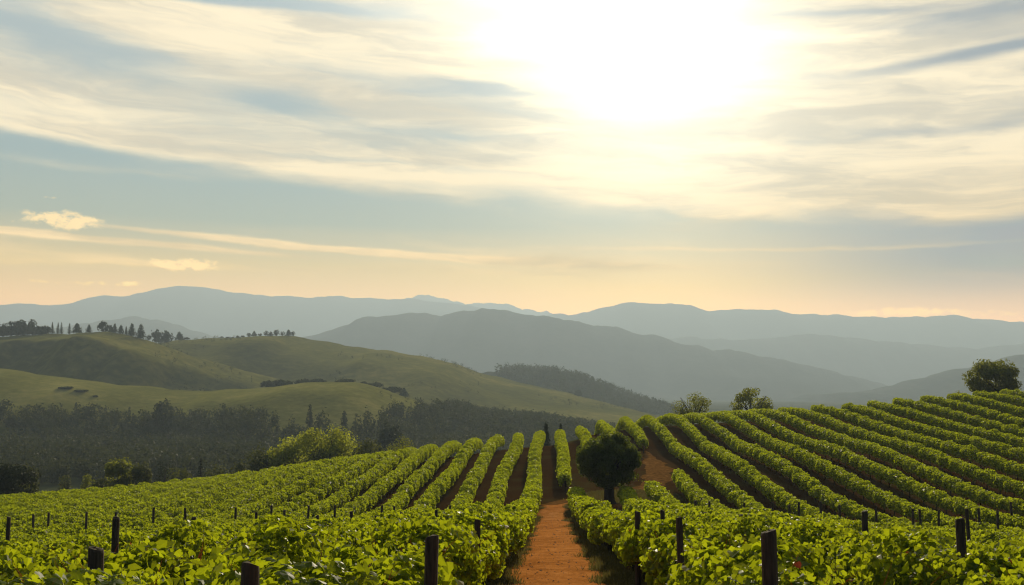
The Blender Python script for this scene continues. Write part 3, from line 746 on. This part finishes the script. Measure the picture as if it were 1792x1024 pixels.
# trees just behind the vineyard crest
for px, py, w, Y, kind, mat, leaf, n, tf, lab, nm in (
    (956, 736, 30, 135, 'conifer', 'dark_tree', .30, 1200, .08, 'dark pointed conifer tip just left of the lone vine row on the crest', 'conifer'),
    (981, 740, 26, 138, 'conifer', 'dark_tree', .30, 1000, .08, 'dark pointed conifer tip just right of the lone vine row on the crest', 'conifer'),
    (1212, 682, 78, 150, 'open', 'bright_tree', .22, 2900, .04, 'loose airy small tree on the skyline, left one of the pair', 'tree'),
    (1315, 673, 88, 146, 'open', 'bright_tree', .22, 3300, .04, 'loose airy small tree on the skyline, right one of the pair', 'tree'),
    (1738, 627, 100, 126, 'round', 'bright_tree', .22, 10000, .06, 'dense dark round bushy tree on top of the right-hand hill', 'tree'),
    (1676, 682, 26, 128, 'bush', 'bright_tree', .22, 300, .05, 'low scrubby bush on the hilltop left of the round bushy tree', 'bush')):
    loc, H, Wd = plant(px, py, w, Y, ground_z)
    tree(nm, lab, 'bush' if nm == 'bush' else 'tree', loc, kind, H, Wd, mat, leaf, n, 910 + px, tf)

# trees and bushes along the far left edge of the vineyard
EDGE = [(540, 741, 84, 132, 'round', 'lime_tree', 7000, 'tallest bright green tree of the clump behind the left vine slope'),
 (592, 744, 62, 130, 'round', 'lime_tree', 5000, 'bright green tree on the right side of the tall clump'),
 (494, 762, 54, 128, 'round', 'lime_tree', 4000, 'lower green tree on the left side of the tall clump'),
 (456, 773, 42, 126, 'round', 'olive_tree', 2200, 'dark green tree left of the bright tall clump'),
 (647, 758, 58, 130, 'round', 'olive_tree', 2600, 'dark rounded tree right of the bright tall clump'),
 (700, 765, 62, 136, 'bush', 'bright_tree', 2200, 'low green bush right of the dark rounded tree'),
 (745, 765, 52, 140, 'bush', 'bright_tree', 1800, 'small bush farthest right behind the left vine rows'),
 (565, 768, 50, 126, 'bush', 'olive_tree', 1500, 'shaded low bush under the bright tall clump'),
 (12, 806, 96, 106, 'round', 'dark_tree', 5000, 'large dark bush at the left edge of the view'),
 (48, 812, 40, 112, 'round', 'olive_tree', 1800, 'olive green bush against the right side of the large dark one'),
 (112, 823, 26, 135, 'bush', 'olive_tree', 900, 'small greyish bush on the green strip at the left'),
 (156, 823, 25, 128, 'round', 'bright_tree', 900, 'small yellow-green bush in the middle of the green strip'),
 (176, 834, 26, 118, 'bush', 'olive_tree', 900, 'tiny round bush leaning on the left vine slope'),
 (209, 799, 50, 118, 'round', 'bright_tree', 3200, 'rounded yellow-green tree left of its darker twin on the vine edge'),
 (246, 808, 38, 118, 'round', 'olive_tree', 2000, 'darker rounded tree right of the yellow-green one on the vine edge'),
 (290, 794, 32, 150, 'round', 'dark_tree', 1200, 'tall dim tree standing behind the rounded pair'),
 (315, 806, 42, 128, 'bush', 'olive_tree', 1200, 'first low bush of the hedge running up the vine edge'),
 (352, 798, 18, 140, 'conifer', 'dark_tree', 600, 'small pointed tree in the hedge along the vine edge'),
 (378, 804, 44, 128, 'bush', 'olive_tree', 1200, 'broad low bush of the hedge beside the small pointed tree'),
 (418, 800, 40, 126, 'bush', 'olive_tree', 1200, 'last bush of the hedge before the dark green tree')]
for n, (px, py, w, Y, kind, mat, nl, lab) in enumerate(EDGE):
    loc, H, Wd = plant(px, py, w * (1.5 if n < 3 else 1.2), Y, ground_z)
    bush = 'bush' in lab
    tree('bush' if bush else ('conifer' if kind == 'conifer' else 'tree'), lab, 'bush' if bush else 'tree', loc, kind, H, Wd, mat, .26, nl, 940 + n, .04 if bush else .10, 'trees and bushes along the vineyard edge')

# countable trees out on the hills
def far_tree(px, py, w, Y, kind, label, group, mat='dark_tree', n=320, leaf=None):
    loc, H, Wd = plant(px, py, w, Y); Wd *= 1.5 if kind == 'conifer' else 1.2
    cat = 'conifer' if kind == 'conifer' else ('bush' if 'bush' in label else 'tree')
    return tree(cat, label, 'bush' if cat == 'bush' else 'tree', loc, kind, H, Wd, mat, leaf or max(Wd, .35 * H) * .14, n, 1000 + px, .02 if cat == 'bush' else (.04 if kind == 'conifer' else -.14), group)
G1 = 'trees on the crest of the left hill'
T1 = [(6, 563, 14, 'round', 'dark crown at the left edge of the clump on the left hill'), (20, 561, 15, 'round', 'second dark crown of the clump at the left end of the hill crest'), (31, 562, 12, 'conifer', 'pointed crown inside the clump at the left end of the hill crest'),
 (42, 558, 22, 'round', 'broad tall crown in the middle of the left crest clump'), (58, 558, 15, 'round', 'tall crown near the right of the left crest clump'), (73, 568, 17, 'round', 'lower crown at the right of the left crest clump'), (83, 571, 10, 'bush', 'bush closing the right end of the left crest clump'),
 (92, 564, 7, 'conifer', 'slim tree alone just right of the left crest clump'), (102, 564, 6, 'conifer', 'left one of two slim trees side by side on the crest'), (108, 564, 6, 'conifer', 'right one of two slim trees side by side on the crest'),
 (122, 565, 6, 'conifer', 'very thin tree beside a broader pyramid tree on the crest'), (135, 565, 15, 'conifer', 'broad pyramid tree at the middle of the crest'), (156, 568, 9, 'conifer', 'small lone triangular conifer at the highest point of the crest'),
 (181, 562, 20, 'round', 'largest egg-shaped dark tree on the crest'), (194, 569, 9, 'conifer', 'small conifer touching the egg-shaped tree'), (201, 566, 9, 'conifer', 'conifer second to the right of the egg-shaped tree'),
 (212, 568, 10, 'conifer', 'conifer in the middle of the row right of the egg-shaped tree'), (221, 571, 6, 'conifer', 'tiny thin conifer between two bigger ones on the crest'), (231, 566, 13, 'conifer', 'tall conifer where the crest starts to fall'),
 (247, 567, 15, 'conifer', 'tall broad conifer standing alone on the falling crest'), (261, 585, 8, 'bush', 'tiny bush below the lone broad conifer'), (283, 574, 35, 'round', 'big round dark tree in the saddle right of the left hill'),
 (12, 572, 26, 'bush', 'low bush under the trees at the left end of the hill crest'), (37, 571, 28, 'bush', 'low bush under the broad tall crown of the left crest clump'), (63, 574, 26, 'bush', 'low bush right of the broad tall crown on the left hill crest'), (314, 581, 13, 'conifer', 'conifer right of the big round tree in the saddle'), (327, 590, 9, 'bush', 'small bush at the right end of the saddle')]
for px, py, w, kind, lab in T1: far_tree(px, py, w * (1.45 if px < 88 else 1), 640 if px < 265 else 830, kind, lab, G1)
G2 = 'trees on the crest of the second hill'
T2 = [(388, 594, 7), (398, 592, 7), (407, 590, 6), (416, 588, 7), (425, 587, 7), (436, 582, 8), (445, 579, 9), (455, 583, 7), (466, 578, 9), (474, 580, 8), (484, 576, 11), (495, 579, 8), (505, 577, 10), (513, 579, 8)]
for i, (px, py, w) in enumerate(T2): far_tree(px, py, w, 830, 'round' if i % 3 else 'conifer', f'tiny dark tree, {ORD[i]} from the left in the line on the second hill top', G2, n=220)
G3 = 'hedges and trees on the meadow slope'
T3 = [(116, 690, 22, 425, 'bush', 'dark spreading bush on the meadow at the left'), (141, 693, 20, 425, 'bush', 'lower dark bush beside the spreading one on the meadow'), (167, 693, 9, 422, 'round', 'lone little tree by the pale strip in the meadow'), (287, 696, 40, 372, 'round', 'large dark ball-shaped tree in front of the meadow'),
 (470, 666, 26, 478, 'bush', 'hedge bush at the left end of the hedge on the meadow top'), (495, 664, 30, 478, 'bush', 'second hedge bush from the left on the meadow top'), (530, 663, 28, 480, 'bush', 'hedge bush in the middle of the meadow top'), (556, 663, 26, 480, 'bush', 'hedge bush right of the middle on the meadow top'),
 (603, 663, 30, 482, 'bush', 'rounded bush standing on the pale band of the meadow'), (637, 667, 11, 484, 'round', 'small tree beside the pale band of the meadow'), (655, 670, 28, 484, 'bush', 'bush where the meadow hedge turns downhill'), (688, 677, 32, 480, 'bush', 'bush low down in the meadow hedge'), (707, 679, 14, 478, 'conifer', 'pointed tree at the lower end of the meadow hedge'),
 (1012, 682, 14, 760, 'round', 'small tree on the falling right shoulder of the second hill'), (998, 685, 9, 770, 'round', 'tiny tree left of the small one on the right shoulder')]
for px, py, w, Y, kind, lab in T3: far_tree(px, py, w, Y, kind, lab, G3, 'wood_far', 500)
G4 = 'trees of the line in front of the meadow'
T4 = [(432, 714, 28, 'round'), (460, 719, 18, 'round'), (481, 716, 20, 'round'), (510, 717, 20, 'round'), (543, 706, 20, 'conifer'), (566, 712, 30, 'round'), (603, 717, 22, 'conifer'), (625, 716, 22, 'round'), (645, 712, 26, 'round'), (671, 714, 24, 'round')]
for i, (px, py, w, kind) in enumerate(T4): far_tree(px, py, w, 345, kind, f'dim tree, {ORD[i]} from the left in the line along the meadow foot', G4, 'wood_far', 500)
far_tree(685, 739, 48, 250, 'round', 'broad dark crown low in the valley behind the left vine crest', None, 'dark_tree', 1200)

# ------------------------------------------------------------------ woods that read as one mass
def wood(name, pts, hgt, nl, seed, mat='wood_far'):
    r = np.random.default_rng(seed); parts = []
    protos = []
    for k in range(6):
        kind = 'conifer' if k == 1 else 'round'; protos.append(crown_pts(kind, nl, r) + (kind,))
    which = r.integers(0, 6, len(pts)); h = hgt * r.uniform(.6, 1.3, len(pts)); wd = h * np.where(which == 1, .5, .95) * r.uniform(.8, 1.25, len(pts)); tn = r.uniform(0, 1, len(pts)) ** 1.3
    for k in range(6):
        s = np.where(which == k)[0]
        if not len(s): continue
        P0, N0, _ = protos[k]
        P = P0[None] * np.stack([wd[s], wd[s], h[s]], 1)[:, None, :] + pts[s][:, None, :]
        n = len(s) * nl
        parts.append(leaves(P.reshape(-1, 3), np.tile(N0, (len(s), 1)) + r.normal(0, .4, (n, 3)), np.repeat(h[s] * .13, nl) * r.uniform(.6, 1.3, n), 'quad', np.clip(np.repeat(tn[s], nl) * .7 + r.uniform(0, .3, n), 0, 1)))
    V, Fs, T = join(parts)
    return tag(obj(name, mesh(name, V, Fs, M[mat], False, T)), 'mass of dim woodland filling the valley', 'wood', kind='stuff')
r = np.random.default_rng(77)
X = r.uniform(-330, 190, 26000); Y = r.uniform(175, 520, 26000)
Z = land_z(X, Y); px, py = proj(X, Y, Z)
lim = np.interp(px, [-100, 0, 100, 200, 260, 300, 340, 420, 470, 560, 660, 700, 800, 900, 1000, 1100, 1180, 1300], [726, 728, 726, 730, 738, 738, 734, 736, 738, 738, 740, 722, 718, 720, 726, 727, 735, 760])
clear = (px > 462) & (px < 668) & (py > 738) & (py < 772 - .02 * (px - 462))
ok = (py > lim) & ~clear & (px > -120) & (px < 1260) & (py < 850)
sel = np.where(ok)[0][:5200]
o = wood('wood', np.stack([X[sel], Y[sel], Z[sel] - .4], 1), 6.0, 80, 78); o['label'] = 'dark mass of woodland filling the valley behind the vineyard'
X = r.uniform(-60, 260, 6000); Y = r.uniform(820, 1250, 6000); Z = f_ridge(X, Y); px, py = proj(X, Y, Z)
sel = np.where((Z > VALLEY - 1) & (px > 800))[0][:1500]
o = wood('wood', np.stack([X[sel], Y[sel], Z[sel] - .5], 1), 10.0, 44, 79); o['label'] = 'hazy wooded ridge running down behind the second hill'

X = r.uniform(-330, 330, 9000); Y = r.uniform(380, 860, 9000); Z = land_z(X, Y); px, py = proj(X, Y, Z); cl = Waves(2, 3, .035, 91)(X, Y)
line = np.abs(py - np.interp(px, [0, 190, 250, 330, 420, 480, 620, 760, 900, 1080], [600, 606, 622, 640, 658, 664, 660, 672, 690, 712])) < 9
sel = np.where((Z > VALLEY + 1) & (px > -60) & (px < 1150) & (py < 716) & ((cl > .75) | (line & (cl > .1))))[0][:520]
o = wood('scrub', np.stack([X[sel], Y[sel], Z[sel] - .3], 1), 2.6, 36, 80); o['label'] = 'scattered scrub in the folds of the green hills'

# ------------------------------------------------------------------ grass along the path and under the rows
def grass(name, X, Y, h, seed, label):
    r = np.random.default_rng(seed); n = len(X)
    P = np.stack([X, Y, ground_z(X, Y) - .01], 1)
    T = np.stack([r.normal(0, .4, n), r.normal(0, .4, n), np.ones(n)], 1); T /= np.linalg.norm(T, axis=1)[:, None]
    a = r.uniform(0, 6.283, n); S = np.stack([np.cos(a), np.sin(a), np.zeros(n)], 1); tv, tf = SHAPES['blade']
    hh = h * r.uniform(.5, 1.4, n)
    V = P[:, None, :] + hh[:, None, None] * (tv[None, :, :1] * S[:, None, :] * 1.6 + tv[None, :, 1:2] * T[:, None, :] + tv[None, :, 2:] * np.cross(S, T)[:, None, :] * 2)
    Fs = (tf[0][None] + (np.arange(n) * 3)[:, None, None]).reshape(-1, 3)
    o = obj(name, mesh(name, V.reshape(-1, 3), [Fs], M['grass'], False, np.repeat(r.uniform(0, 1, n), 3)))
    return tag(o, label, 'grass', kind='stuff')
n = 90000; Y = 8 + 51 * r.random(n) ** 1.2; side = r.choice([-1, 1], n)
X = np.where(side > 0, .16, 0) * np.interp(Y, [15, 50], [1, 0]) + side * (1.05 + .14 * Waves(1, 4, 1.5, 95)(Y + 40 * side) + r.normal(0, .15, n))
grass('grass', X, Y, .13, 81, 'short dry grass along both edges of the orange path')
n = 26000; a = r.uniform(0, 6.283, n); q = np.sqrt(r.random(n)); X = 5.2 + 3.2 * q * np.cos(a); Y = 64.3 + 4 * q * np.sin(a)
grass('grass', X, Y, .14, 82, 'patch of green grass by the round tree')

def pebbles():
    r = np.random.default_rng(85); n = 700; Y = 12 + 46 * r.random(n) ** 1.3; X = r.normal(0, .5, n); Z = ground_z(X, Y) + .022
    oct_ = np.array([(1, 0, 0), (-1, 0, 0), (0, 1, 0), (0, -1, 0), (0, 0, .7), (0, 0, -.7)]); f = np.array([(0, 2, 4), (2, 1, 4), (1, 3, 4), (3, 0, 4), (2, 0, 5), (1, 2, 5), (3, 1, 5), (0, 3, 5)])
    V = np.stack([X, Y, Z], 1)[:, None, :] + (oct_[None] * r.uniform(.6, 1.3, (n, 6, 1))) * r.uniform(.008, .035, (n, 1, 1))
    tag(obj('pebbles', mesh('pebbles', V.reshape(-1, 3), [(f[None] + np.arange(n)[:, None, None] * 6).reshape(-1, 3)], M['pebble'])), 'loose small stones on the orange path', 'pebbles', kind='stuff')
M['pebble'] = plain_mat('pebble', [(.3, (.20, .10, .05)), (.7, (.42, .30, .18))], 6, spec=0)
pebbles()

# ------------------------------------------------------------------ air
def haze():
    x0, x1, y0, y1, z0, z1 = -9300, 9300, -70, 9700, VALLEY - 8, HAZE_TOP
    V = [(x, y, z) for x in (x0, x1) for y in (y0, y1) for z in (z0, z1)]
    Fs = np.array([(0, 1, 3, 2), (4, 6, 7, 5), (0, 4, 5, 1), (2, 3, 7, 6), (0, 2, 6, 4), (1, 5, 7, 3)])
    m, t, out = material('haze')
    m.cycles.volume_sampling = 'DISTANCE'; p = t.new('ShaderNodeVolumePrincipled'); p.inputs['Color'].default_value = (.67, .85, 1.0, 1); p.inputs['Density'].default_value = HAZE_DENSITY; p.inputs['Anisotropy'].default_value = .25
    t.l.new(p.outputs[0], out.inputs['Volume'])
    tag(obj('haze', mesh('haze', V, [Fs], m)), 'pale haze lying over the valley and mountains', 'haze', kind='stuff')
haze()
print('trunks', n_tr, 'objects', len(C.objects), 'tris', sum(sum(p.loop_total - 2 for p in m.polygons) if len(m.polygons) < 1000 else len(m.loops) - 2 * len(m.polygons) for m in bpy.data.meshes))
